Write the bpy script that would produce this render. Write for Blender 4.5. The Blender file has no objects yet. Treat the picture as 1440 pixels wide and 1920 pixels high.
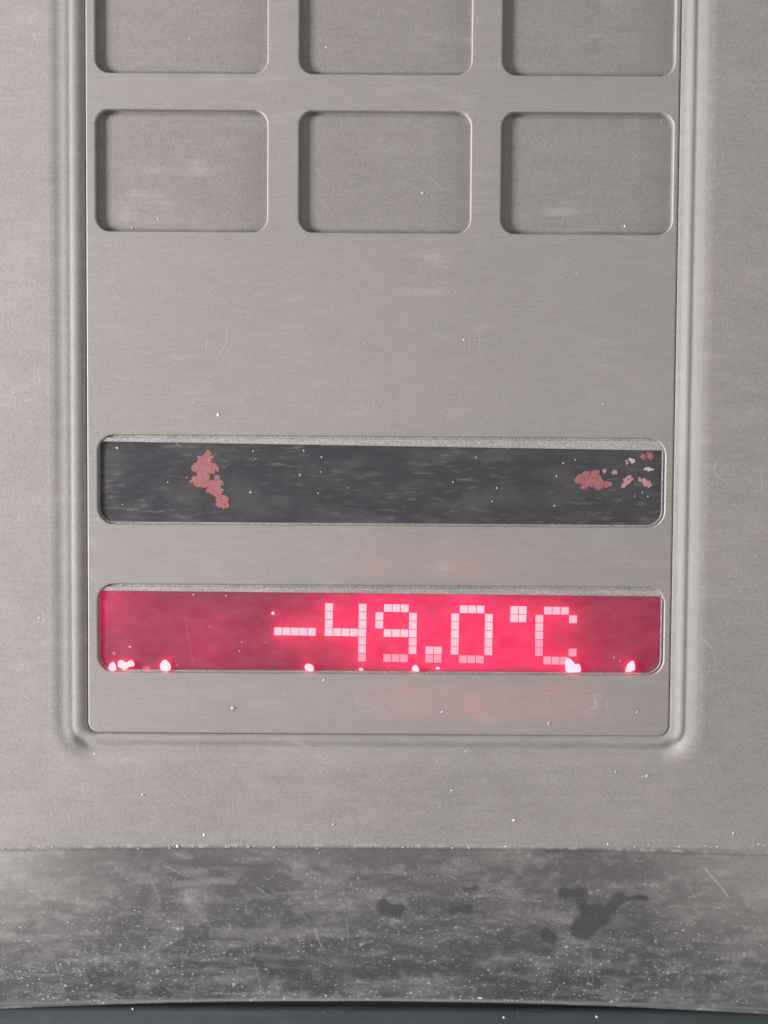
import bpy, bmesh, math, random
import numpy as np
from mathutils import Vector, Matrix, noise as mnoise

random.seed(7)
rng = np.random.default_rng(7)
scene = bpy.context.scene
COL = scene.collection
S = 1e-4                      # one unit of the layout (a tenth of a millimetre) in metres

# ------------------------------------------------------------------ camera
DIST, PITCH, ROLL = 2200.0, math.radians(2.46), math.radians(0.38)
fwd = Vector((0, math.cos(PITCH), -math.sin(PITCH)))
right0 = Vector((1, 0, 0))
up0 = right0.cross(fwd)
cr, sr = math.cos(ROLL), math.sin(ROLL)
cam_right = right0 * cr + up0 * sr
cam_up = up0 * cr - right0 * sr
cam_loc = -fwd * DIST
cam_data = bpy.data.cameras.new('camera')
cam = bpy.data.objects.new('camera', cam_data)
COL.objects.link(cam)
m = Matrix.Identity(4)
for i, v in enumerate((cam_right, cam_up, -fwd)):
    for j in range(3):
        m[j][i] = v[j]
for j in range(3):
    m[j][3] = cam_loc[j] * S
cam.matrix_world = m
cam_data.sensor_fit = 'VERTICAL'
cam_data.sensor_height = 24
cam_data.lens = 24 * DIST / 1920
cam_data.clip_start = 0.005
cam_data.clip_end = 20
scene.camera = cam

# ------------------------------------------------------------------ world, lamps, exposure
world = bpy.data.worlds.new('World')
scene.world = world
world.use_nodes = True
bg = world.node_tree.nodes['Background']
bg.inputs['Color'].default_value = (1.0, 0.975, 0.965, 1)
bg.inputs['Strength'].default_value = 0.33


def area(name, loc, target, size, power, colour):
    d = bpy.data.lights.new(name, 'AREA')
    d.shape = 'RECTANGLE'
    d.size, d.size_y = size
    d.energy = power
    d.color = colour
    o = bpy.data.objects.new(name, d)
    COL.objects.link(o)
    o.location = loc
    o.rotation_euler = (Vector(target) - Vector(loc)).to_track_quat('-Z', 'Y').to_euler()
    return o


area('window_light', (-0.46, -0.215, 0.03), (0, 0, 0.0), (0.10, 0.26), 5.2, (1.0, 0.97, 0.96))
area('room_light', (0.55, -0.30, -0.02), (0, 0, 0), (0.30, 0.30), 0.65, (1.0, 0.92, 0.80))
vs = scene.view_settings
vs.view_transform = 'Standard'
vs.look = 'None'
vs.exposure = 0.0
vs.gamma = 1.0
vs.use_curve_mapping = False
scene.cycles.max_bounces = 8
scene.cycles.sample_clamp_indirect = 4.0


# ------------------------------------------------------------------ layout helpers
def P(px, py, h=0.0):
    """point of the plane standing h in front of the face, in layout units (a right, h out, b up)"""
    x, y = px - 720.0, 960.0 - py
    d = fwd * DIST + cam_right * x + cam_up * y
    t = (-h - cam_loc.y) / d.y
    q = cam_loc + d * t
    return q.x, q.z


ORIGIN = {}


def link(name, mesh, mat, parent=None, origin=(0, 0, 0)):
    """mesh vertices are in layout units, x right, y = -h, z up, relative to origin"""
    mesh.transform(Matrix.Scale(S, 4))
    o = bpy.data.objects.new(name, mesh)
    COL.objects.link(o)
    if mat is not None:
        mesh.materials.append(mat)
    w = Vector(origin) * S
    ORIGIN[o.name] = w
    if parent is not None:
        o.parent = parent
        o.location = w - ORIGIN[parent.name]
    else:
        o.location = w
    return o


def finish(bm, name, smooth=False, angle=None):
    bmesh.ops.recalc_face_normals(bm, faces=bm.faces)
    me = bpy.data.meshes.new(name)
    bm.to_mesh(me)
    bm.free()
    if smooth:
        for p in me.polygons:
            p.use_smooth = True
        if angle:
            me.set_sharp_from_angle(angle=angle)
    return me


def rrect(x0, z0, x1, z1, r, n=10):
    """rounded rectangle, counter-clockwise from the lower right corner"""
    pts = []
    for cx, cz, a0 in ((x1 - r, z0 + r, -90), (x1 - r, z1 - r, 0), (x0 + r, z1 - r, 90), (x0 + r, z0 + r, 180)):
        for k in range(n + 1):
            a = math.radians(a0 + 90 * k / n)
            pts.append((cx + r * math.cos(a), cz + r * math.sin(a)))
    return pts


def plate(outer, holes, thick, bevel, front):
    """a sheet with openings and rounded rims, its front at height front"""
    cu = bpy.data.curves.new('sheet', 'CURVE')
    cu.dimensions = '2D'
    cu.fill_mode = 'BOTH'
    cu.extrude = max((thick - 2 * bevel) / 2, 0)
    cu.bevel_depth = bevel
    cu.bevel_resolution = 3
    cu.offset = -bevel
    for loop in [outer] + holes:
        sp = cu.splines.new('POLY')
        sp.points.add(len(loop) - 1)
        for p, (x, z) in zip(sp.points, loop):
            p.co = (x, z, 0, 1)
        sp.use_cyclic_u = True
    tmp = bpy.data.objects.new('sheet', cu)
    COL.objects.link(tmp)
    dg = bpy.context.evaluated_depsgraph_get()
    me = bpy.data.meshes.new_from_object(tmp.evaluated_get(dg))
    bpy.data.objects.remove(tmp)
    bpy.data.curves.remove(cu)
    # curve (x, y, z) -> (x, -z, y)
    me.transform(Matrix(((1, 0, 0, 0), (0, 0, -1, thick / 2 - front), (0, 1, 0, 0), (0, 0, 0, 1))))
    for p in me.polygons:
        p.use_smooth = True
    me.set_sharp_from_angle(angle=math.radians(28))
    return me


def slab(bm, poly, h0, h1):
    """prism with outline poly [(a, b)] from height h0 to h1"""
    a = [bm.verts.new((x, -h0, z)) for x, z in poly]
    b = [bm.verts.new((x, -h1, z)) for x, z in poly]
    n = len(poly)
    bm.faces.new(a)
    bm.faces.new(b)
    for i in range(n):
        bm.faces.new((a[i], a[(i + 1) % n], b[(i + 1) % n], b[i]))


def tag(o, label=None, cat=None, group=None, kind=None):
    if label: o['label'] = label
    if cat: o['category'] = cat
    if group: o['group'] = group
    if kind: o['kind'] = kind
    return o


# ------------------------------------------------------------------ materials
class NT:
    def __init__(self, name):
        self.mat = bpy.data.materials.new(name)
        self.mat.use_nodes = True
        self.t = self.mat.node_tree
        self.t.nodes.clear()
        self.out = self.n('ShaderNodeOutputMaterial')

    def n(self, typ, **kw):
        nd = self.t.nodes.new(typ)
        for k, v in kw.items():
            setattr(nd, k, v)
        return nd

    def s(self, sock, v):
        if hasattr(v, 'is_output'):
            self.t.links.new(v, sock)
        else:
            sock.default_value = v

    def math(self, op, a, b=0.0, clamp=False):
        nd = self.n('ShaderNodeMath', operation=op, use_clamp=clamp)
        self.s(nd.inputs[0], a)
        self.s(nd.inputs[1], b)
        return nd.outputs[0]

    def ramp(self, v, lo, hi, a=0.0, b=1.0):
        nd = self.n('ShaderNodeMapRange', interpolation_type='SMOOTHSTEP')
        self.s(nd.inputs[0], v)
        for i, x in enumerate((lo, hi, a, b)):
            self.s(nd.inputs[i + 1], x)
        return nd.outputs[0]

    def pos(self, scale=(1, 1, 1), off=(0, 0, 0), rot=(0, 0, 0)):
        """world position in layout units: the face is one continuous surface for its dirt"""
        g = self.n('ShaderNodeNewGeometry')
        mp = self.n('ShaderNodeMapping')
        self.s(mp.inputs[0], g.outputs['Position'])
        mp.inputs['Location'].default_value = off
        mp.inputs['Rotation'].default_value = rot
        mp.inputs['Scale'].default_value = [x / S for x in scale]
        return mp.outputs[0]

    def noise(self, vec, scale, detail=2.0, rough=0.5):
        nd = self.n('ShaderNodeTexNoise')
        self.s(nd.inputs['Vector'], vec)
        nd.inputs['Scale'].default_value = scale
        nd.inputs['Detail'].default_value = detail
        nd.inputs['Roughness'].default_value = rough
        return nd.outputs['Fac']

    def mix(self, f, a, b):
        nd = self.n('ShaderNodeMix', data_type='RGBA')
        self.s(nd.inputs[0], f)
        self.s(nd.inputs[6], a)
        self.s(nd.inputs[7], b)
        return nd.outputs[2]

    def specks(self, cell, share, radius, seed=0.0):
        """sparse dust grains: a Voronoi cell in share of the cells holds one round grain"""
        v = self.n('ShaderNodeTexVoronoi', feature='F1')
        self.s(v.inputs['Vector'], self.pos(off=(seed, seed * 1.7, 0)))
        v.inputs['Scale'].default_value = 1.0 / cell
        pick = self.n('ShaderNodeSeparateColor')
        self.s(pick.inputs[0], v.outputs['Color'])
        on = self.math('LESS_THAN', pick.outputs[0], share)
        rad = self.math('MULTIPLY', pick.outputs[1], radius / cell)
        d = self.ramp(self.math('SUBTRACT', v.outputs['Distance'], rad), -0.03, 0.06, 1.0, 0.0)
        return self.math('MULTIPLY', on, d)

    def bump(self, height, strength, dist):
        b = self.n('ShaderNodeBump')
        b.inputs['Strength'].default_value = strength
        b.inputs['Distance'].default_value = dist * S
        self.s(b.inputs['Height'], height)
        return b.outputs[0]


def c4(*c):
    return (*c, 1.0)


def plastic(name, base, rough=0.5, mottle=0.1, streak=0.3, speck=0.02, attr=False, grain=0.60, spec=0.4, scratch=0.25, thru=0.0):
    k = NT(name)
    p = k.pos()
    fine = k.noise(p, 1 / 3.6, 2.0, 0.75)
    mid = k.noise(k.pos(scale=(0.6, 1, 1.3)), 1 / 42.0, 4.0, 0.6)
    big = k.noise(k.pos(off=(900, 0, 40)), 1 / 420.0, 2.0, 0.5)
    val = k.math('ADD', k.math('MULTIPLY', k.math('SUBTRACT', fine, 0.5), grain),
                 k.math('MULTIPLY', k.math('SUBTRACT', mid, 0.5), mottle))
    val = k.math('ADD', val, k.math('MULTIPLY', k.math('SUBTRACT', big, 0.5), mottle * 1.2))
    brush = k.noise(k.pos(scale=(0.07, 1, 1.0), rot=(0, math.radians(2.5), 0)), 1 / 5.0, 3.0, 0.65)
    val = k.math('ADD', val, k.math('MULTIPLY', k.math('SUBTRACT', brush, 0.5), 0.24))
    val = k.math('ADD', val, 1.0)
    b = k.n('ShaderNodeVectorMath', operation='SCALE')
    b.inputs[0].default_value = base
    k.s(b.inputs['Scale'], val)
    colour = b.outputs[0]
    # wiped, nearly horizontal smears of dust
    st = k.noise(k.pos(scale=(0.2, 1, 1.0), rot=(0, math.radians(4), 0)), 1 / 22.0, 3.0, 0.6)
    gate = k.noise(k.pos(off=(300, 0, 700)), 1 / 170.0, 2.0, 0.5)
    sm = k.math('MULTIPLY', k.ramp(st, 0.46, 0.86), k.ramp(gate, 0.40, 0.72))
    sm = k.math('MULTIPLY', sm, streak)
    dust = c4(0.66, 0.63, 0.61)
    colour = k.mix(sm, colour, dust)
    sp = k.math('MAXIMUM', k.specks(34.0, speck, 2.6), k.specks(13.0, speck * 1.4, 1.5, 55.0))
    sp = k.math('MULTIPLY', sp, 0.55)
    colour = k.mix(sp, colour, c4(0.8, 0.78, 0.76))
    ln = k.noise(k.pos(off=(50, 0, 950)), 1 / 150.0, 1.5, 0.45)
    ln = k.ramp(k.math('ABSOLUTE', k.math('SUBTRACT', ln, 0.5)), 0.0012, 0.0042, 1.0, 0.0)
    lg = k.ramp(k.noise(k.pos(off=(10, 0, 333)), 1 / 75.0, 2.0, 0.6), 0.54, 0.72)
    colour = k.mix(k.math('MULTIPLY', k.math('MULTIPLY', ln, lg), scratch), colour, dust)
    dirt_tone = k.math('MAXIMUM', sm, sp)
    if attr:
        at = k.n('ShaderNodeAttribute', attribute_name='dirt_tone')
        sc_ = k.n('ShaderNodeSeparateColor')
        k.s(sc_.inputs[0], at.outputs['Color'])
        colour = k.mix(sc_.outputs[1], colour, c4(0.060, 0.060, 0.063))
        gn = k.ramp(k.noise(k.pos(scale=(0.75, 1, 1)), 1 / 7.0, 3.0, 0.70), 0.55, 0.70)
        gs = k.math('MAXIMUM', k.specks(9.0, 0.42, 2.6, 21.0), k.specks(17.0, 0.22, 4.0, 43.0))
        gr = k.math('MULTIPLY', k.math('MAXIMUM', k.math('MULTIPLY', gn, 0.5), k.math('MULTIPLY', gs, 0.75)), sc_.outputs[2])
        colour = k.mix(gr, colour, c4(0.66, 0.65, 0.64))
        colour = k.mix(sc_.outputs[0], colour, c4(0.60, 0.592, 0.585))
        dirt_tone = k.math('MAXIMUM', dirt_tone, sc_.outputs[0])
    pb = k.n('ShaderNodeBsdfPrincipled')
    k.s(pb.inputs['Base Color'], colour)
    k.s(pb.inputs['Roughness'], k.math('ADD', k.math('MULTIPLY', dirt_tone, 0.3), rough, clamp=True))
    pb.inputs['Specular IOR Level'].default_value = spec
    hgt = k.math('ADD', k.math('MULTIPLY', fine, 0.6), k.math('MULTIPLY', mid, 1.2))
    hgt = k.math('ADD', hgt, k.math('MULTIPLY', dirt_tone, 1.5))
    k.s(pb.inputs['Normal'], k.bump(hgt, 0.35, 2.2))
    if thru:                                # thin film that lets a little of the display's light through
        tr = k.n('ShaderNodeBsdfTranslucent')
        tr.inputs[0].default_value = (0.8, 0.75, 0.75, 1)
        mx = k.n('ShaderNodeMixShader')
        mx.inputs[0].default_value = thru
        k.s(mx.inputs[1], pb.outputs[0])
        k.s(mx.inputs[2], tr.outputs[0])
        k.s(k.out.inputs[0], mx.outputs[0])
    else:
        k.s(k.out.inputs[0], pb.outputs[0])
    return k.mat


BASE = (0.300, 0.279, 0.272)
M_HOUS = plastic('grey_housing_plastic', BASE, rough=0.48, mottle=0.26, streak=0.16, speck=0.022, attr=True)
M_FACE = plastic('grey_faceplate_film', (0.345, 0.323, 0.315), rough=0.46, mottle=0.12, streak=0.30, speck=0.02, thru=0.16)
M_EDGE = plastic('rubbed_lit_edge', (0.42, 0.395, 0.385), rough=0.35, mottle=0.2, streak=0.0, speck=0.0)
M_KEY = plastic('grey_key_film', (0.262, 0.243, 0.238), rough=0.46, mottle=0.10, streak=0.30, speck=0.03)
M_BEZEL = plastic('scuffed_grey_bezel', (0.33, 0.31, 0.30), rough=0.55, mottle=0.5, streak=0.2, speck=1.0, grain=2.0)
M_DOOR = plastic('dark_teal_door_paint', (0.048, 0.062, 0.067), rough=0.5, mottle=0.5, streak=0.06, speck=0.03)


def screen_off():
    k = NT('dark_display_film')
    p = k.pos()
    mid = k.noise(k.pos(scale=(0.5, 1, 1.2)), 1 / 50.0, 4.0, 0.6)
    st = k.noise(k.pos(scale=(0.22, 1, 1), rot=(0, math.radians(-12), 0)), 1 / 8.0, 3.0, 0.6)
    big = k.noise(k.pos(scale=(1, 1, 1.5), off=(0, 0, 130)), 1 / 210.0, 2.0, 0.5)
    f = k.math('ADD', k.math('MULTIPLY', k.ramp(mid, 0.4, 0.7), 0.05),
               k.math('MULTIPLY', k.math('MULTIPLY', k.ramp(st, 0.50, 0.76), k.ramp(big, 0.34, 0.6)), 0.14))
    sp = k.math('MAXIMUM', k.specks(30.0, 0.10, 2.4, 11.0), k.specks(14.0, 0.04, 1.6, 77.0))
    f = k.math('MAXIMUM', f, k.math('MULTIPLY', sp, 0.5))
    col = k.mix(f, c4(0.048, 0.047, 0.054), c4(0.58, 0.57, 0.58))
    pb = k.n('ShaderNodeBsdfPrincipled')
    k.s(pb.inputs['Base Color'], col)
    k.s(pb.inputs['Roughness'], k.math('ADD', f, 0.3, clamp=True))
    k.s(pb.inputs['Normal'], k.bump(mid, 0.2, 2.0))
    k.s(k.out.inputs[0], pb.outputs[0])
    return k.mat


def screen_lit():
    """thin red diffusing film: lit from behind by the light rods that pierce it"""
    k = NT('red_diffusing_film')
    mid = k.noise(k.pos(scale=(0.6, 1, 1.2)), 1 / 24.0, 4.0, 0.65)
    sp = k.math('MAXIMUM', k.specks(30.0, 0.12, 2.4, 31.0), k.specks(15.0, 0.05, 1.6, 97.0))
    f = k.math('MAXIMUM', k.math('ADD', k.math('MULTIPLY', k.ramp(mid, 0.3, 0.75), 0.09), 0.025), k.math('MULTIPLY', sp, 0.5))
    fine = k.noise(k.pos(), 1 / 6.0, 2.0, 0.7)
    f = k.math('ADD', f, k.math('MULTIPLY', k.math('SUBTRACT', fine, 0.5), 0.06), clamp=True)
    pb = k.n('ShaderNodeBsdfPrincipled')
    k.s(pb.inputs['Base Color'], k.mix(f, c4(0.055, 0.032, 0.042), c4(0.58, 0.48, 0.52)))
    k.s(pb.inputs['Roughness'], 0.4)
    tr = k.n('ShaderNodeBsdfTranslucent')
    k.s(tr.inputs[0], c4(0.95, 0.05, 0.58))
    mx = k.n('ShaderNodeMixShader')
    mx.inputs[0].default_value = 0.29
    k.s(mx.inputs[1], pb.outputs[0])
    k.s(mx.inputs[2], tr.outputs[0])
    k.s(k.out.inputs[0], mx.outputs[0])
    return k.mat


def glow(name, col, strength):
    k = NT(name)
    e = k.n('ShaderNodeEmission')
    e.inputs[0].default_value = (*col, 1)
    e.inputs[1].default_value = strength
    k.s(k.out.inputs[0], e.outputs[0])
    return k.mat


def matte(name, col, rough=0.6, mottle=0.0):
    k = NT(name)
    pb = k.n('ShaderNodeBsdfPrincipled')
    if mottle:
        f = k.noise(k.pos(), 1 / 9.0, 3.0, 0.6)
        k.s(pb.inputs['Base Color'], k.mix(k.math('MULTIPLY', f, mottle), c4(*col), c4(0.55, 0.5, 0.5)))
    else:
        pb.inputs['Base Color'].default_value = (*col, 1)
    pb.inputs['Roughness'].default_value = rough
    k.s(k.out.inputs[0], pb.outputs[0])
    return k.mat


M_GAP_SHADE = matte('gap_shade_black', (0.012, 0.012, 0.013), 0.6)
M_OFF = screen_off()
M_LIT = screen_lit()
M_DOT = glow('red_led_dot', (1.0, 0.122, 0.142), 5.2)
M_DOT_MID = glow('red_led_dot_mid', (1.0, 0.108, 0.130), 5.0)
M_DOT_LOW = glow('red_led_dot_low', (1.0, 0.082, 0.108), 4.5)
M_HOT = glow('crumb_glow_bright', (1.0, 0.16, 0.18), 5.2)
M_DIM = glow('crumb_glow_dim', (1.0, 0.06, 0.14), 1.6)
M_RED = matte('worn_red_film', (0.30, 0.066, 0.070), 0.5, 0.28)
M_PINK = matte('faded_red_film', (0.42, 0.20, 0.21), 0.55, 0.3)
M_PALE = matte('pale_scrape', (0.52, 0.42, 0.41), 0.6, 0.2)
M_BOARD = matte('display_box_white', (0.6, 0.5, 0.5), 0.7)
M_LINT = matte('grey_lint', (0.46, 0.44, 0.43), 0.9)
M_DUST = matte('pale_dust', (0.68, 0.655, 0.64), 0.9)

# ------------------------------------------------------------------ the panel and its housing
def mid_rect(l, t, r, b, h=0.0):
    """upright rectangle on the face through four measured sides"""
    cx, cy = (l + r) / 2, (t + b) / 2
    return P(l, cy, h)[0], P(cx, b, h)[1], P(r, cy, h)[0], P(cx, t, h)[1]      # x0, z0, x1, z1


FX0 = (P(161, 300)[0] + P(165, 1250)[0]) / 2
FX1 = (P(1272, 300)[0] + P(1256, 1250)[0]) / 2
FZ0 = P(715, 1377)[1]
FZ1 = P(715, -165)[1]

panel = bpy.data.objects.new('control_panel', None)
COL.objects.link(panel)
panel.empty_display_size = 0.02
base_pt = Vector((0, 300, P(720, 1880)[1]))
panel.location = base_pt * S
ORIGIN[panel.name] = base_pt * S
tag(panel, 'grey plastic freezer control panel with blank keys, a dark display and a lit red readout', 'control panel')

RIM_H = 9.5
CR = 20.0
# d outwards from the film edge, height
PROFILE = [(-6, -9), (0.5, -9), (2.2, -4), (5, -0.5), (9, 1.6), (14, 3.6), (19, 5.0), (24, 5.4), (27.5, 4.6), (30, 4.2),
           (33, 4.9), (37, 5.5), (41, 5.7), (45, 6.0), (49, 6.7), (53, 7.7), (57, 8.6), (61, 9.2), (66, RIM_H)]
# along the bottom the bead sinks into a shallow trench
BOTTOM = [-9, -9, -4, -0.5, 1, 1, -2.5, -5.5, -6.5, -6, -4, -0.5, 2.0, 4.2, 6.0, 7.5, 8.6, 9.2, RIM_H]
WORN_LIT = {14: 0.12, 19: 0.20, 24: 0.14, 33: 0.12, 37: 0.20, 41: 0.22, 45: 0.18, 49: 0.10}      # rubbed pale along its high lines, with light on the ridges painted in
bm = bmesh.new()
rings = []
FRAME_CX, FRAME_CZ = (FX0 + FX1) / 2, (FZ0 + FZ1) / 2


def down_share(k, n=14):
    """0 on the sides of the frame, 1 along its bottom, for point k of a loop"""
    if k <= n: a = -90 + 90 * k / n
    elif k >= 3 * (n + 1): a = 180 + 90 * (k - 3 * (n + 1)) / n
    else: return 0.0
    t = min(max((-math.sin(math.radians(a)) - 0.35) / 0.6, 0), 1)
    return t * t * (3 - 2 * t)


for (d, h), hb in zip(PROFILE, BOTTOM):
    loop = rrect(FX0 - d, FZ0 - d, FX1 + d, FZ1 + d, max(CR + d, 4), 14)
    rings.append([bm.verts.new((x, -(h + (hb - h) * down_share(k)) * (0.4 if d < 4 and x > FRAME_CX else 1.0), z)) for k, (x, z) in enumerate(loop)])
for a, b in zip(rings[:-1], rings[1:]):
    n = len(a)
    for i in range(n):
        bm.faces.new((a[i], a[(i + 1) % n], b[(i + 1) % n], b[i]))
N_LOOP = len(rings[0])
N_RING = sum(len(r) for r in rings)
HX0, HX1 = -1250.0, 1250.0
HZ1 = FZ1 + 330


def bow(x, amt):
    return amt * max(-1.5, 1 - (x / 720.0) ** 2) - amt


# columns of the lower face, dense where it is seen
xs = np.concatenate([np.arange(HX0, -790, 40.0), np.arange(-790, 790, 2.6), np.arange(790, HX1 + 1, 40.0)])
xs[-1] = HX1
CREASE_Z = P(720, 1588, RIM_H)[1]
LIP_H = -155.0
LIP_Z = P(720, 1874, LIP_H)[1]
prof = []                                   # (t from crease 0 to lip 1, height, drop)
prof += [(CREASE_Z + 40, RIM_H), (CREASE_Z + 9, RIM_H)]
for k in range(7):                          # rounded crease
    a = k / 6
    prof.append((CREASE_Z + 5 - 12 * a, RIM_H - 6.5 * a * a * 0.9))
z0, h0 = prof[-1]
NR = 112
for k in range(1, NR + 1):
    a = k / NR
    prof.append((z0 + (LIP_Z - z0) * a, h0 + (LIP_H - h0) * (a + 0.30 * a * (a - 1))))
lz, lh = prof[-1]
for k in range(1, 9):                       # rolled lower lip turning under
    a = math.radians(150 * k / 8)
    prof.append((lz - 5.0 * math.sin(a) - 0.5, lh - 5.0 * (1 - math.cos(a)) + 1.0))
prof.append((prof[-1][0] + 2, lh - 60))
NROW, NCOL = len(prof), len(xs)
grid = []
for r, (z, h) in enumerate(prof):
    amt = 8 + 10 * min(max((CREASE_Z - z) / (CREASE_Z - LIP_Z), 0), 1)
    grid.append([bm.verts.new((x, -h, z + bow(x, amt))) for x in xs])
for a, b in zip(grid[:-1], grid[1:]):
    for i in range(NCOL - 1):
        bm.faces.new((a[i], a[i + 1], b[i + 1], b[i]))
# the flat surround between the frame and the crease, and the sides running back
top_l, top_r = bm.verts.new((HX0, -RIM_H, HZ1)), bm.verts.new((HX1, -RIM_H, HZ1))
ring_edges = [bm.edges.get((rings[-1][i], rings[-1][(i + 1) % len(rings[-1])])) for i in range(len(rings[-1]))]
out_edges = [bm.edges.get((grid[0][i], grid[0][i + 1])) for i in range(NCOL - 1)]
out_edges += [bm.edges.new((grid[0][-1], top_r)), bm.edges.new((top_r, top_l)), bm.edges.new((top_l, grid[0][0]))]
fill = bmesh.ops.triangle_fill(bm, use_beauty=True, use_dissolve=False, edges=ring_edges + out_edges, normal=(0, -1, 0))
for f in fill['geom']:
    if isinstance(f, bmesh.types.BMFace):
        f.material_index = 1
back = 330.0
bl, br = bm.verts.new((HX0, back, HZ1)), bm.verts.new((HX1, back, HZ1))
bbl, bbr = bm.verts.new((HX0, back, LIP_Z)), bm.verts.new((HX1, back, LIP_Z))
bm.faces.new((top_l, top_r, br, bl))
bm.faces.new([top_l, bl, bbl] + [g[0] for g in reversed(grid)])
bm.faces.new([top_r, br, bbr] + [g[-1] for g in reversed(grid)])
me = finish(bm, 'housing', True, math.radians(50))
for p in me.polygons:                       # the flat surround is shaded flat
    if p.material_index == 1:
        p.use_smooth, p.material_index = False, 0

# ---- dirt of the lower face, kept per vertex: R pale dust and painted light, G wiped or wet marks and painted shade
nv = len(me.vertices)
co = np.empty(nv * 3)
me.vertices.foreach_get('co', co)
co = co.reshape(-1, 3)


def to_px(c):
    q = c - np.array(cam_loc)
    d = q @ np.array(fwd)
    return 720 + (q @ np.array(cam_right)) / d * DIST, 960 - (q @ np.array(cam_up)) / d * DIST


# the marks are laid out once on the face, in the same layout units as everything else
U, V = to_px(co)


def vnoise(u, v, su, sv, seed):
    """smooth lattice noise"""
    g = np.random.default_rng(seed).random((256, 256))
    x, y = u / su + 700, v / sv + 700
    i, j = np.floor(x).astype(int), np.floor(y).astype(int)
    fx, fy = x - i, y - j
    fx, fy = fx * fx * (3 - 2 * fx), fy * fy * (3 - 2 * fy)
    a = g[i % 256, j % 256] * (1 - fx) + g[(i + 1) % 256, j % 256] * fx
    b = g[i % 256, (j + 1) % 256] * (1 - fx) + g[(i + 1) % 256, (j + 1) % 256] * fx
    return a * (1 - fy) + b * fy


def sstep(x, a, b):
    t = np.clip((x - a) / (b - a), 0, 1)
    return t * t * (3 - 2 * t)


def seg_dist(u, v, x0, y0, x1, y1):
    dx, dy = x1 - x0, y1 - y0
    t = np.clip(((u - x0) * dx + (v - y0) * dy) / (dx * dx + dy * dy), 0, 1)
    return np.hypot(u - x0 - t * dx, v - y0 - t * dy), t


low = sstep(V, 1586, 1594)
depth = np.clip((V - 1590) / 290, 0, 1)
warp = 14 * (vnoise(U, V, 40, 40, 90) - 0.5)
cloud = 0.5 * vnoise(U, V, 120, 44, 1) + 0.3 * vnoise(U, V, 46, 17, 2) + 0.2 * vnoise(U, V, 18, 9, 3)
smear = 0.6 * vnoise(U, V + warp, 90, 13, 4) + 0.4 * vnoise(U, V + warp, 34, 7, 5)
flake = 0.5 * vnoise(U, V, 15, 9, 6) + 0.5 * vnoise(U, V, 7, 5, 7)
grit = vnoise(U, V, 4.2, 4.0, 8)
chip = vnoise(U + 2 * warp, V + warp, 30, 12, 31)
fleck = vnoise(U + warp, V, 11, 5.5, 33)
pale = 0.05 + 0.10 * sstep(cloud, 0.36, 0.76) + 0.12 * sstep(smear, 0.52, 0.74) * (0.4 + 0.6 * depth)
pale += 0.08 * sstep(flake, 0.60, 0.70) * sstep(cloud, 0.3, 0.6)
pale += 0.08 * sstep(chip, 0.66, 0.84)
pale += 0.10 * sstep(fleck, 0.74, 0.90) * (0.4 + 0.8 * depth)
gritty = (0.22 + 0.78 * depth) * (0.35 + 0.65 * sstep(smear, 0.35, 0.6)) * low
# the ends are more evenly greyed by dust
pale += 0.14 * sstep(np.abs(U - 720), 430, 760) * (0.4 + 0.6 * sstep(V, 1880, 1650))
dark = 0.72 + 0.10 * (1 - cloud) + 0.26 * depth - 0.40 * sstep(np.abs(U - 720), 400, 740) * sstep(V, 1830, 1620)  # shade of the undercut face painted in, deeper downwards, weaker at the ends
# scratches
for (x0, y0, x1, y1, w, s) in [(1325, 1630, 1365, 1680, 2.4, 0.6), (1286, 1650, 1310, 1690, 2, 0.25), (1110, 1790, 1112, 1842, 1.6, 0.35),
                               (405, 1864, 522, 1864, 2.0, 0.4), (590, 1740, 604, 1775, 2.2, 0.4), (652, 1724, 648, 1790, 1.8, 0.3),
                               (482, 1664, 500, 1676, 1.8, 0.45), (500, 1676, 575, 1672, 1.6, 0.38), (104, 1805, 120, 1860, 2.4, 0.35),
                               (280, 1640, 300, 1690, 3.0, 0.25), (330, 1660, 440, 1652, 6.0, 0.25), (890, 1680, 1010, 1688, 1.8, 0.3),
                               (340, 1810, 352, 1780, 2.2, 0.3), (1225, 1800, 1240, 1835, 1.8, 0.28), (1415, 1835, 1432, 1800, 2, 0.3),
                               (1230, 1700, 1440, 1702, 1.6, 0.28), (480, 1810, 492, 1860, 2.2, 0.3), (310, 1625, 340, 1640, 1.8, 0.35),
                               (400, 1750, 640, 1748, 9.0, 0.22), (300, 1770, 330, 1750, 16.0, 0.22), (700, 1845, 780, 1838, 7, 0.22)]:
    d, t = seg_dist(U + warp * 0.5, V + warp * 0.5, x0, y0, x1, y1)
    pale = np.maximum(pale, 0.8 * s * sstep(d, w + 1.2, w - 1.6) * (0.55 + 0.45 * grit / 0.8) + pale * 0.5 * (d < w))
# dark marks: damp spots that took the dust away
stain = np.zeros(nv)
wob = 9 * (vnoise(U, V, 16, 13, 11) - 0.5)
for (x0, y0, x1, y1, w) in [(1094, 1740, 1118, 1718, 26), (1118, 1728, 1166, 1682, 13), (1160, 1684, 1212, 1684, 9), (1052, 1674, 1088, 1676, 12),
                            (1090, 1690, 1106, 1716, 11), (718, 1700, 748, 1706, 13), (848, 1706, 878, 1704, 9), (1024, 1754, 1030, 1758, 14),
                            (874, 1668, 888, 1664, 7), (500, 1672, 508, 1674, 4)]:
    d, t = seg_dist(U, V, x0, y0, x1, y1)
    stain = np.maximum(stain, 0.93 * sstep(d + wob, w + 3.5, w - 5))
pale *= 1 - 0.95 * stain
dark = np.maximum(dark, 1.0 * stain)
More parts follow.
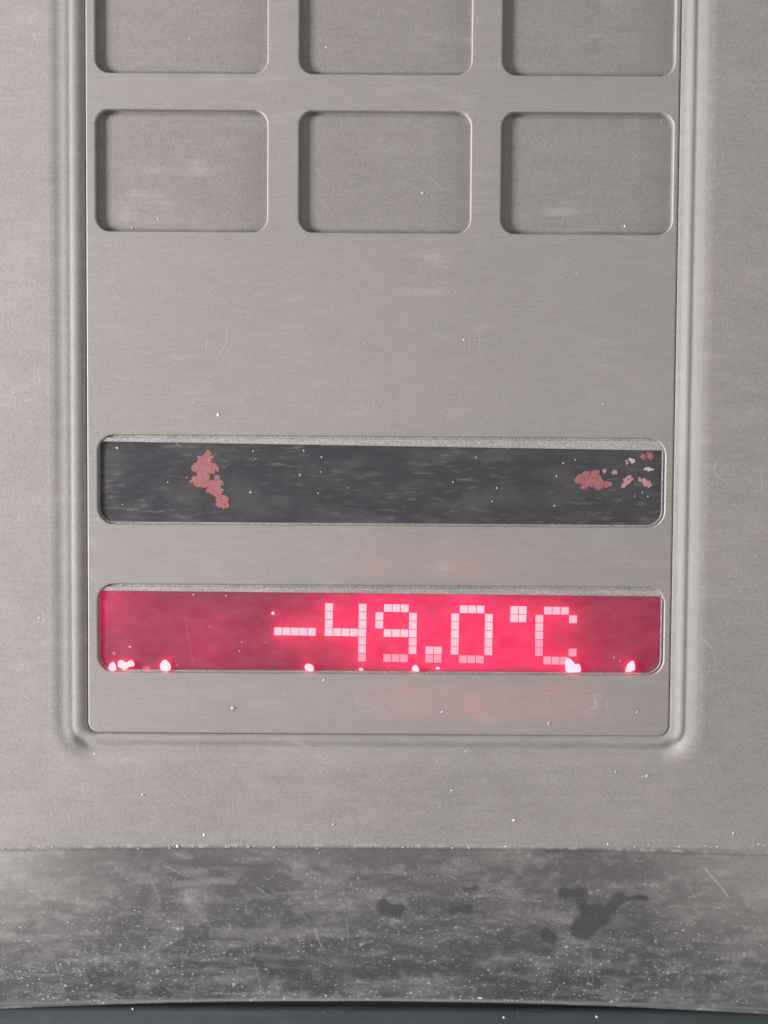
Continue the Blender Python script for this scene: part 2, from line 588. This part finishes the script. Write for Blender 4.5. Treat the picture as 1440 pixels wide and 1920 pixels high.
# a dust line along the crease, and the lip's highlight painted pale
edge = sstep(np.abs(V - (1586 + 0.00002 * (U - 720) ** 2 + 0.0066 * (U - 720))), 4, 0.5) * sstep(vnoise(U, V, 9, 50, 21), 0.35, 0.9)
lip_glint = sstep(np.abs(V - (1874 + 0.000026 * (U - 720) ** 2 + 0.0066 * (U - 720))), 4.5, 1.5)
pale = np.clip(pale * low, 0, 1)
pale = np.maximum(pale, 0.38 * edge)
pale = np.maximum(pale, 0.30 * lip_glint)
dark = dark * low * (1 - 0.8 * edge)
under = sstep(V, 1886, 1900)
attr = me.color_attributes.new('dirt_tone', 'FLOAT_COLOR', 'POINT')
rgba = np.zeros((nv, 4), dtype=np.float32)
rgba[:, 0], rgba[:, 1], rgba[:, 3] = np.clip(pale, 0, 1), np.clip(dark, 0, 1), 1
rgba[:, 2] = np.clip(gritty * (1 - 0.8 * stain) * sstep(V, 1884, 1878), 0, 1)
# only the lower face's own vertices carry it
sel = np.arange(nv) < N_RING + 2 * NCOL
rgba[sel, :3] = 0
for (d, h), k in zip(PROFILE, range(len(PROFILE))):
    rgba[k * N_LOOP:(k + 1) * N_LOOP, 0] = [WORN_LIT.get(d, 0.0) * (1 - 0.8 * down_share(q)) * (2.3 if 1 < q < 31 else 1.0) for q in range(N_LOOP)]  # right side paler: light on its ridges painted in
attr.data.foreach_set('color', rgba.ravel())
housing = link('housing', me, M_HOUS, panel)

# ------------------------------------------------------------------ faceplate film with six key openings and two windows
R2 = mid_rect(179, 206, 501, 435)
KW, KH = R2[2] - R2[0], R2[3] - R2[1]
col_x = [sum(P(x, 320)[0] for x in pr) / 2 for pr in ((179, 501), (559.5, 883.5), (938, 1264))]
row_z = [(P(720, 208)[1] + P(720, 436)[1]) / 2]
row_z.insert(0, row_z[0] + (P(720, 138.5)[1] - P(720, 436)[1]))
WIN = [mid_rect(183, 818.5, 1247, 986), mid_rect(183, 1098, 1245, 1264)]
KR, WR = 27.0, 32.0
holes = []
for cz in row_z:
    for cx in col_x:
        holes.append(rrect(cx - KW / 2, cz - KH / 2, cx + KW / 2, cz + KH / 2, KR))
for w in WIN:
    holes.append(rrect(*w, WR))
THICK = 18.0
face = link('faceplate', plate(rrect(FX0, FZ0, FX1, FZ1, CR, 12), holes, THICK, 2.6, 0.0), M_FACE, panel)
face.data.materials.append(M_EDGE)
for p in face.data.polygons:                # side rims of the film: rubbed, and their highlight painted pale
    if -0.97 < p.normal.y < -0.05 and abs(p.normal.x) > 0.8 * abs(p.normal.z):
        p.material_index = 1


# ------------------------------------------------------------------ keys
def key_mesh():
    bm = bmesh.new()
    nx, nz = 110, 96
    W, H = KW + 6, KH + 6
    vv = []
    for j in range(nz + 1):
        row = []
        for i in range(nx + 1):
            x, z = -W / 2 + W * i / nx, -H / 2 + H * j / nz
            l, r = x + KW / 2, KW / 2 - x
            t, b = KH / 2 - z, z + KH / 2
            h = -12.5
            h += 0.8 * max(0, 1 - max(l, 0) / 40.0)                      # very slightly domed film
            h -= 3.6 * max(0, 1 - max(r, 0) / 62.0) ** 1.4               # the pad falls away at the right
            h -= 3.5 * (1 - min(max((t - 2) / 7.0, 0), 1))
            h -= 3.5 * (1 - min(max((b - 2) / 7.0, 0), 1))
            row.append(bm.verts.new((x, -h, z)))
        vv.append(row)
    for j in range(nz):
        for i in range(nx):
            bm.faces.new((vv[j][i], vv[j][i + 1], vv[j + 1][i + 1], vv[j + 1][i]))
    me = finish(bm, 'key', True)
    return me


proto = None
for cz in row_z:
    for cx in col_x:
        if proto is None:
            proto = link('key', key_mesh(), M_KEY, panel, (cx, 0, cz))
        else:
            o = proto.copy()
            COL.objects.link(o)
            o.parent = panel
            o.location = Vector((cx, 0, cz)) * S - ORIGIN[panel.name]


# ------------------------------------------------------------------ display windows
def poly_px(pts, h):
    return [P(x, y, h) for x, y in pts]


def blob(cx, cy, rx, ry, n=11, rough=0.22, rot=0.0):
    out = []
    for k in range(n):
        a = 2 * math.pi * k / n
        f = 1 + random.uniform(-rough, rough)
        x, y = rx * f * math.cos(a), ry * f * math.sin(a)
        out.append((cx + x * math.cos(rot) - y * math.sin(rot), cy + x * math.sin(rot) + y * math.cos(rot)))
    return out


def rect_sheet(x0, z0, x1, z1, h, nx=1, nz=1):
    bm = bmesh.new()
    vs_ = [[bm.verts.new((x0 + (x1 - x0) * i / nx, -h, z0 + (z1 - z0) * j / nz)) for i in range(nx + 1)] for j in range(nz + 1)]
    for j in range(nz):
        for i in range(nx):
            bm.faces.new((vs_[j][i], vs_[j][i + 1], vs_[j + 1][i + 1], vs_[j + 1][i]))
    return bm


SCR = -7.5     # face of the display film
BEZ = -3.2


def bezel(parent, w, left, right_):
    """grey display rim showing as a strip along the top of the window, wider to the right"""
    x0, z0, x1, z1 = w
    a, b = P(left[0], left[1], BEZ), P(right_[0], right_[1], BEZ)
    sl = (b[1] - a[1]) / (b[0] - a[0])
    zl, zr = a[1] + sl * (x0 - 15 - a[0]), a[1] + sl * (x1 + 15 - a[0])
    bm = bmesh.new()
    n = 40
    prof_ = [(0, SCR - 1), (0.3, BEZ - 1.0), (1.5, BEZ), (None, BEZ), (None, SCR + 0.9), (99, SCR + 0.9)]
    rows = []
    for q, (dz, h) in enumerate(prof_):
        row = []
        for i in range(n + 1):
            zb = zl + (zr - zl) * i / n
            z = z1 + 12 if dz == 99 else zb + dz if dz is not None else max(z1 - (5.2 if q == 3 else 4.7), zb + 2)
            row.append(bm.verts.new((x0 - 15 + (x1 - x0 + 30) * i / n, -h, z)))
        rows.append(row)
    for a_, b_ in zip(rows[:-1], rows[1:]):
        for i in range(n):
            bm.faces.new((a_[i], a_[i + 1], b_[i + 1], b_[i]))
    rr = []
    for ins, h in ((-7, SCR + 0.5), (2.4, SCR + 0.5), (2.7, -4.6), (4.1, -4.4), (4.9, SCR - 0.4)):
        rr.append([bm.verts.new((x, -h, z)) for x, z in rrect(x0 + ins - 2, z0 + ins, x1 - ins, z1 - ins + 9, WR - ins, 10)])
    for a_, b_ in zip(rr[:-1], rr[1:]):
        for i in range(len(a_)):
            bm.faces.new((a_[i], a_[(i + 1) % len(a_)], b_[(i + 1) % len(a_)], b_[i]))
    return link('bezel', finish(bm, 'bezel', False), M_BEZEL, parent)


# upper display, switched off
w = WIN[0]
d_off = link('display', finish(rect_sheet(w[0] - 16, w[1] - 16, w[2] + 16, w[3] + 14, SCR), 'display'), M_OFF, panel)
d_off['label'] = 'dark unlit display with worn red patches'


def patch(parent, pts, h0, h1, mat, name='worn_patch'):
    """a ragged patch made of many small round flakes"""
    out = poly_px(pts, h1)
    bm = bmesh.new()

    def inside(x, z):
        c = False
        for (x0, z0), (x1, z1) in zip(out, out[1:] + out[:1]):
            if (z0 > z) != (z1 > z) and x < (x1 - x0) * (z - z0) / (z1 - z0) + x0:
                c = not c
        return c

    xs_, zs_ = [p[0] for p in out], [p[1] for p in out]
    big = max(xs_) - min(xs_) > 24
    step = 3.6 if big else 2.6
    k = 0
    z = min(zs_)
    while z < max(zs_):
        x = min(xs_)
        while x < max(xs_):
            qx, qz = x + random.uniform(-1, 1), z + random.uniform(-1, 1)
            if inside(qx, qz) and random.random() < 0.93:
                r = random.uniform(2.4, 4.4) if big else random.uniform(1.6, 2.6)
                dh = 0.006 * (k % 37)
                loop = [(qx + r * random.uniform(0.8, 1.1) * math.cos(a), qz + r * random.uniform(0.8, 1.1) * math.sin(a))
                        for a in [2 * math.pi * q / 9 for q in range(9)]]
                slab(bm, loop, h0, h1 + dh)
                k += 1
            x += step
        z += step
    return link(name, finish(bm, name), mat, parent)


def z3(pts):
    return [(140 + x / 2.4, 780 + y / 2.4) for x, y in pts]


def z4(pts):
    return [(740 + x / 2.4, 780 + y / 2.4) for x, y in pts]


def knobbly(pts, n=3, amp=1.6):
    """soften a traced outline into rounded lumps"""
    out = []
    L = len(pts)
    for i in range(L):
        p0, p1, p2, p3 = pts[i - 1], pts[i], pts[(i + 1) % L], pts[(i + 2) % L]
        for k in range(n):
            t = k / n
            q = [0.5 * (2 * p1[j] + (p2[j] - p0[j]) * t + (2 * p0[j] - 5 * p1[j] + 4 * p2[j] - p3[j]) * t * t
                        + (3 * p1[j] - p0[j] - 3 * p2[j] + p3[j]) * t ** 3) for j in (0, 1)]
            out.append((q[0], q[1]))
    return out


patch(d_off, knobbly(z3([(600, 158), (622, 180), (610, 212), (640, 218), (646, 240), (630, 256), (606, 260), (606, 284), (622, 294), (636, 264),
                         (654, 282), (668, 318), (658, 352), (636, 356), (600, 342), (590, 318), (562, 320), (526, 300), (530, 280),
                         (552, 270), (550, 250), (530, 244), (532, 224), (552, 208), (556, 182), (582, 176)])), SCR - 1, SCR + 0.25, M_RED)
patch(d_off, knobbly(z3([(640, 360), (666, 356), (690, 372), (694, 398), (676, 414), (648, 408), (634, 384)])), SCR - 1, SCR + 0.7, M_RED)
patch(d_off, knobbly(z4([(812, 290), (826, 268), (850, 264), (866, 242), (886, 252), (912, 248), (926, 276), (940, 300), (970, 298), (972, 316), (940, 326),
                         (900, 326), (880, 314), (856, 328), (836, 312)])), SCR - 1, SCR + 0.25, M_RED)
for (x, y, rx, ry, rot, mt) in [(1119, 183, 14, 11, 0, M_RED), (1150, 178, 12, 19, -0.5, M_RED), (1048, 292, 31, 14, -0.75, M_PINK), (1115, 290, 26, 9, 0.5, M_PINK),
                                (1138, 306, 16, 15, 0.2, M_PINK), (1066, 199, 16, 7, 0.6, M_PALE), (1146, 240, 25, 6, 0.05, M_PALE),
                                (988, 252, 13, 9, 0.9, M_PINK), (1044, 210, 7, 12, 0.1, M_PINK), (945, 250, 7, 11, 0, M_PINK)]:
    cx, cy = 740 + x / 2.4, 780 + y / 2.4
    patch(d_off, knobbly(blob(cx, cy, rx / 2.4, ry / 2.4, 8, 0.18, rot), 2), SCR - 1, SCR + 0.4, mt)
bezel(d_off, WIN[0], (190, 828), (1240, 845))

# lower display, lit
w = WIN[1]
bm = rect_sheet(w[0] - 16, w[1] - 16, w[2] + 16, w[3] + 14, SCR)
d_on = link('display', finish(bm, 'display'), M_LIT, panel)
d_on['label'] = 'red lit display reading -49.0 °C'
BOX = -125.0
bm = bmesh.new()                            # the light box behind the film, widened to spill light behind the faceplate
x0, z0, x1, z1 = w[0] - 20, w[1] - 85, w[2] + 20, w[3] + 75
q = [bm.verts.new((x, -h, z)) for h in (-THICK - 0.5, BOX) for x, z in ((x0, z0), (x1, z0), (x1, z1), (x0, z1))]
for f in ((4, 5, 6, 7), (0, 1, 5, 4), (1, 2, 6, 5), (2, 3, 7, 6), (3, 0, 4, 7)):
    bm.faces.new([q[i] for i in f])
link('light_box', finish(bm, 'light_box'), M_BOARD, d_on)
bezel(d_on, WIN[1], (190, 1108), (1240, 1119))

GLY = {
    'minus_sign': (0, [(c, 3) for c in range(5)]),
    'digit_four': (6, [(0, r) for r in range(4)] + [(c, 3) for c in range(1, 4)] + [(4, r) for r in range(7)]),
    'digit_nine': (12, [(c, 0) for c in (1, 2, 3)] + [(0, 1), (0, 2)] + [(c, 3) for c in (1, 2, 3)] + [(4, r) for r in range(1, 6)] + [(c, 6) for c in (1, 2, 3)]),
    'decimal_point': (18, [(0, 5), (1, 5), (0, 6), (1, 6)]),
    'digit_zero': (21, [(c, 0) for c in (1, 2, 3)] + [(0, r) for r in range(1, 6)] + [(4, r) for r in range(1, 6)] + [(c, 6) for c in (1, 2, 3)]),
    'degree_sign': (28, [(0, 0), (1, 0), (0, 1), (1, 1)]),
    'letter_c': (31, [(c, 0) for c in (1, 2, 3)] + [(4, 1)] + [(0, r) for r in range(1, 6)] + [(4, 5)] + [(c, 6) for c in (1, 2, 3)]),
}
PX, PY, RX, RY = 514.4, 1128.9, 15.79, 15.62
ang = math.radians(0.9)
ca, sa = math.cos(ang), math.sin(ang)


def dot_px(c, r):
    x, y = c * RX, r * RY
    return PX + x * ca - y * sa, PY + x * sa + y * ca


ROWMAT = [0, 0, 0, 0, 1, 1, 2]               # the lower rows of the module shine weaker
ROD_F, ROD_B = SCR + 0.4, SCR - 30.0
for name, (c0, cells) in GLY.items():
    bm = bmesh.new()
    for c, r in cells:
        g = 0.045
        pts = []
        for (u, v) in ((g, g), (1 - g, g), (1 - g, 1 - g), (g, 1 - g)):
            pts.append(dot_px(c0 + c + u, r + v))
        slab(bm, poly_px(pts, ROD_F), ROD_B, ROD_F)
    o = link(name, finish(bm, name), M_DOT, d_on)
    for mt in (M_DOT_MID, M_DOT_LOW):
        o.data.materials.append(mt)
    for p in o.data.polygons:
        p.material_index = min(ROWMAT[cells[p.index // 6][1]] + (1 if name == 'letter_c' else 0), 2)

# crumbs along the lower edge, the display's light on them put in as emission
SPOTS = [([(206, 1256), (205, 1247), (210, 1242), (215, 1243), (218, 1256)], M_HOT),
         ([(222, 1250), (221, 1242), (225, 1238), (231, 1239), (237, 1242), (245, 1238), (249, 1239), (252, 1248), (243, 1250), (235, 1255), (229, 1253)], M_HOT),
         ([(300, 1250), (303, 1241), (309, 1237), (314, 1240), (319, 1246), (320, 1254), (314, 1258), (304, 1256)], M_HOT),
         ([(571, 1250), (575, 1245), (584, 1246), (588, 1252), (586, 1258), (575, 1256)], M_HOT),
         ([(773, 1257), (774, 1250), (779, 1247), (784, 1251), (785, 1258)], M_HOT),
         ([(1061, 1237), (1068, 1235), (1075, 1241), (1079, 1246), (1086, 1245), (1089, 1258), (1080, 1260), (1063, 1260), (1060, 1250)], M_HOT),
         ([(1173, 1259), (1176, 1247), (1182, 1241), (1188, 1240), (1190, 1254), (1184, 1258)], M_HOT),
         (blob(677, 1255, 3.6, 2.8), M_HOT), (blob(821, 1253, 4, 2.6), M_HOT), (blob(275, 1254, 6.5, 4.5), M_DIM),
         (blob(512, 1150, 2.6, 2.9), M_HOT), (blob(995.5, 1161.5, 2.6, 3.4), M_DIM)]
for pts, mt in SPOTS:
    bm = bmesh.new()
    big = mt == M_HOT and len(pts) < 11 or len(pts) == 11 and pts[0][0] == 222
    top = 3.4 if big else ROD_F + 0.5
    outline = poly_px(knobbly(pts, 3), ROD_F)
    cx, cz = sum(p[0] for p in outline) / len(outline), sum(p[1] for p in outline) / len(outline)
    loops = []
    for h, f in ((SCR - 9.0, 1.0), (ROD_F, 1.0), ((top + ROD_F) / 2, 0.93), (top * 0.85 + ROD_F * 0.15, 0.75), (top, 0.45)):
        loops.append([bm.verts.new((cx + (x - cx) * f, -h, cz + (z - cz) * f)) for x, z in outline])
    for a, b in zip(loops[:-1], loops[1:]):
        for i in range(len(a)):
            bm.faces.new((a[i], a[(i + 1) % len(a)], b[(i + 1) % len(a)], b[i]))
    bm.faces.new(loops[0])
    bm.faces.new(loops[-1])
    link('glowing_crumb', finish(bm, 'glowing_crumb'), mt, d_on)

# unseen red lamps in the box: backlights, then some added to redden the faceplate
for x, y, hh, e in ((190, 1120, 95, 0.0046), (400, 1190, 95, 0.0020), (1236, 1125, 95, 0.0005),
                 (760, 1312, 62, 0.0046), (900, 1312, 62, 0.0060), (1010, 1312, 62, 0.0044), (1074, 1306, 38, 0.0016), (860, 1062, 62, 0.0034), (700, 1064, 62, 0.0026)):
    ld = bpy.data.lights.new('glow_spill_lamp', 'POINT')
    ld.energy = e
    ld.color = (1.0, 0.035, 0.22)
    ld.shadow_soft_size = 18 * S
    lo = bpy.data.objects.new('glow_spill_lamp', ld)
    COL.objects.link(lo)
    px_, pz_ = P(x, y, -hh)
    lo.location = (px_ * S, hh * S, pz_ * S)

# ------------------------------------------------------------------ the freezer door under the panel
bm = bmesh.new()
DH = -196.0
dz = P(720, 1893, DH)[1] - 60
slab(bm, [(HX0 - 40, dz - 1500), (HX1 + 40, dz - 1500), (HX1 + 40, dz + 60), (HX0 - 40, dz + 60)], DH - 250, DH)
bmesh.ops.bevel(bm, geom=bm.edges[:], offset=14, segments=4, profile=0.5, affect='EDGES')
org = Vector((0, 0, dz - 1500))
bmesh.ops.translate(bm, vec=-org, verts=bm.verts)
door = link('freezer_door', finish(bm, 'freezer_door', True, math.radians(40)), M_DOOR, None, org)
bm = bmesh.new()  # black strip standing in for the shadow in the gap under the lip
slab(bm, [(HX0 - 30, dz + 30), (HX1 + 30, dz + 30), (HX1 + 30, dz + 150), (HX0 - 30, dz + 150)], DH - 240, DH - 22)
link('gap_shade', finish(bm, 'gap_shade'), M_GAP_SHADE, door)
tag(door, 'dark teal grey freezer door just below the dusty lip of the panel', 'freezer door', kind='thing')

# ------------------------------------------------------------------ loose dust and lint
bm = bmesh.new()


def front_h(px, py):
    """height of the surface a grain rests on"""
    a, b = P(px, py)
    for wi in WIN:
        if wi[0] < a < wi[2] and wi[1] < b < wi[3]:
            return SCR
    for cz in row_z:
        for cx in col_x:
            if abs(a - cx) < KW / 2 and abs(b - cz) < KH / 2:
                return -12.5
    if FX0 < a < FX1 and b > FZ0:
        return 0.0
    if py > 1592:
        t = min(max((py - 1592) / (1874 - 1592), 0), 1)
        return h0 + (LIP_H - h0) * (t + 0.30 * t * (t - 1))
    return RIM_H


def grain(px, py, r, stretch=1.0, rot=0.0):
    h = front_h(px, py)
    a, b = P(px, py, h)
    geo = bmesh.ops.create_icosphere(bm, subdivisions=1, radius=1.0)
    dim = h == SCR
    r *= 0.8 if dim else 1.0
    if dim or random.random() < 0.5:
        for f in {f for v in geo['verts'] for f in v.link_faces}:
            f.material_index = 1
    ca_, sa_ = math.cos(rot), math.sin(rot)
    for v in geo['verts']:
        f = 1 + random.uniform(-0.25, 0.25)
        x, y, z = v.co * f
        x, z = x * r * stretch, z * r
        v.co = (a + x * ca_ - z * sa_, -h + y * r * 0.35, b + x * sa_ + z * ca_)


def hair(pts, r):
    """a lint fibre along traced points"""
    prev = None
    pts = [(*p, front_h(*p)) for p in pts]
    ring = []
    for i, (px, py, h) in enumerate(pts):
        a, b = P(px, py, h)
        q0, q1 = pts[max(i - 1, 0)], pts[min(i + 1, len(pts) - 1)]
        t = Vector((q1[0] - q0[0], 0, -(q1[1] - q0[1]))).normalized()
        nrm = Vector((-t.z, 0, t.x))
        vs_ = []
        for k in range(4):
            an = math.pi / 2 * k + math.pi / 4
            vs_.append(bm.verts.new(Vector((a, -(h + 0.5), b)) + nrm * math.cos(an) * r + Vector((0, -1, 0)) * math.sin(an) * r * 0.7))
        ring.append(vs_)
    for a_, b_ in zip(ring[:-1], ring[1:]):
        for k in range(4):
            bm.faces.new((a_[k], a_[(k + 1) % 4], b_[(k + 1) % 4], b_[k])).material_index = 1


for g in [(793, 362, 3.4), (1172, 424, 3.0), (297, 410, 2.6), (248, 427, 2.2), (870, 637, 2.4), (410, 778, 3.2), (437, 1328, 4.2), (1214, 1455, 4.2),
          (1206, 1456, 2.2), (626, 1546, 3.4), (964, 1538, 3.2), (333, 1587, 3.6), (268, 1490, 3.6), (1418, 1043, 2.4), (1155, 1447, 2.4), (847, 1482, 2),
          (1375, 1562, 2.4), (383, 1566, 3), (1140, 1583, 2.6), (413, 1824, 5.4), (612, 1866, 4.0), (1022, 1793, 4.2), (1123, 1873, 5.8), (1075, 1868, 5.0),
          (902, 1869, 6.2), (220, 1836, 4.6), (1196, 1859, 3.0), (1305, 1840, 3.0), (1054, 1842, 4.2), (342, 1727, 3.0), (494, 1766, 2.8), (669, 1783, 2.6),
          (916, 1780, 2.4), (1315, 1661, 3.0), (249, 1892, 2.6), (945, 1908, 2.6), (1119, 1907, 2.8), (1002, 1685, 2.2), (1162, 1688, 2.6), (1194, 1684, 2.4),
          (220, 840, 3.0), (475, 846, 2.6), (470, 923, 3.2), (570, 845, 2.6), (603, 857, 2.4), (315, 904, 2.0), (1056, 868, 2.2), (1079, 862, 2.4), (1044, 893, 2.4),
          (1040, 948, 2.2), (932, 915, 2.2), (850, 904, 2.4), (923, 940, 2.0), (1215, 931, 2.0), (418, 944, 2.2), (602, 885, 2.0), (597, 925, 2.0),
          (363, 1115, 2.2), (424, 1117, 2.4), (244, 1213, 2.4), (449, 1221, 2.2), (453, 1204, 2.0), (1151, 1233, 2.2), (1163, 1239, 2.0), (608, 1275, 3.0), (1030, 1357, 3.4), (829, 1335, 2.6),
          (1195, 1335, 3.0), (480, 860, 1.6)]:
    grain(*g, stretch=random.uniform(0.9, 1.35), rot=random.uniform(0, 3))
for _ in range(40):                                    # thin scatter over the face
    x, y = random.uniform(-60, 1500), random.uniform(-60, 1590)
    grain(x, y, random.choice((0.9, 1.0, 1.2, 1.5)), random.uniform(0.9, 2.0), random.uniform(0, 3))
for _ in range(90):                                   # grit on the lower face
    x, y = random.uniform(-40, 1480), 1595 + 275 * random.random() ** 0.6
    grain(x, y, random.choice((0.9, 1.1, 1.3, 1.7, 2.2)), random.uniform(0.9, 2.2), random.uniform(-0.6, 0.6))
for _ in range(60):
    grain(random.uniform(0, 1440), random.gauss(1588, 2.0), random.uniform(0.8, 1.8), 1.3)
for _ in range(70):                                    # crumbs along the display rims
    k = random.random()
    base_y = random.choice(((829, 843), (1107, 1117)))
    x = random.uniform(210, 1235)
    t = (x - 190) / 1050
    grain(x, base_y[0] + (base_y[1] - base_y[0]) * t - random.uniform(1, 9), random.uniform(0.8, 1.7), random.uniform(1, 2), random.uniform(-1, 1))
hair([(700, 742), (716, 744), (728, 747), (737, 750)], 0.55)
hair([(347, 1155), (353, 1190), (358, 1225), (364, 1252)], 0.15)
hair([(330, 830), (340, 838)], 0.5)
hair([(484, 1663), (492, 1673), (504, 1676), (520, 1674)], 0.9)
dust = link('dust', finish(bm, 'dust', True), M_DUST)
dust.data.materials.append(M_LINT)
tag(dust, 'white dust grains and lint fibres scattered over the grey panel', 'dust', kind='stuff')
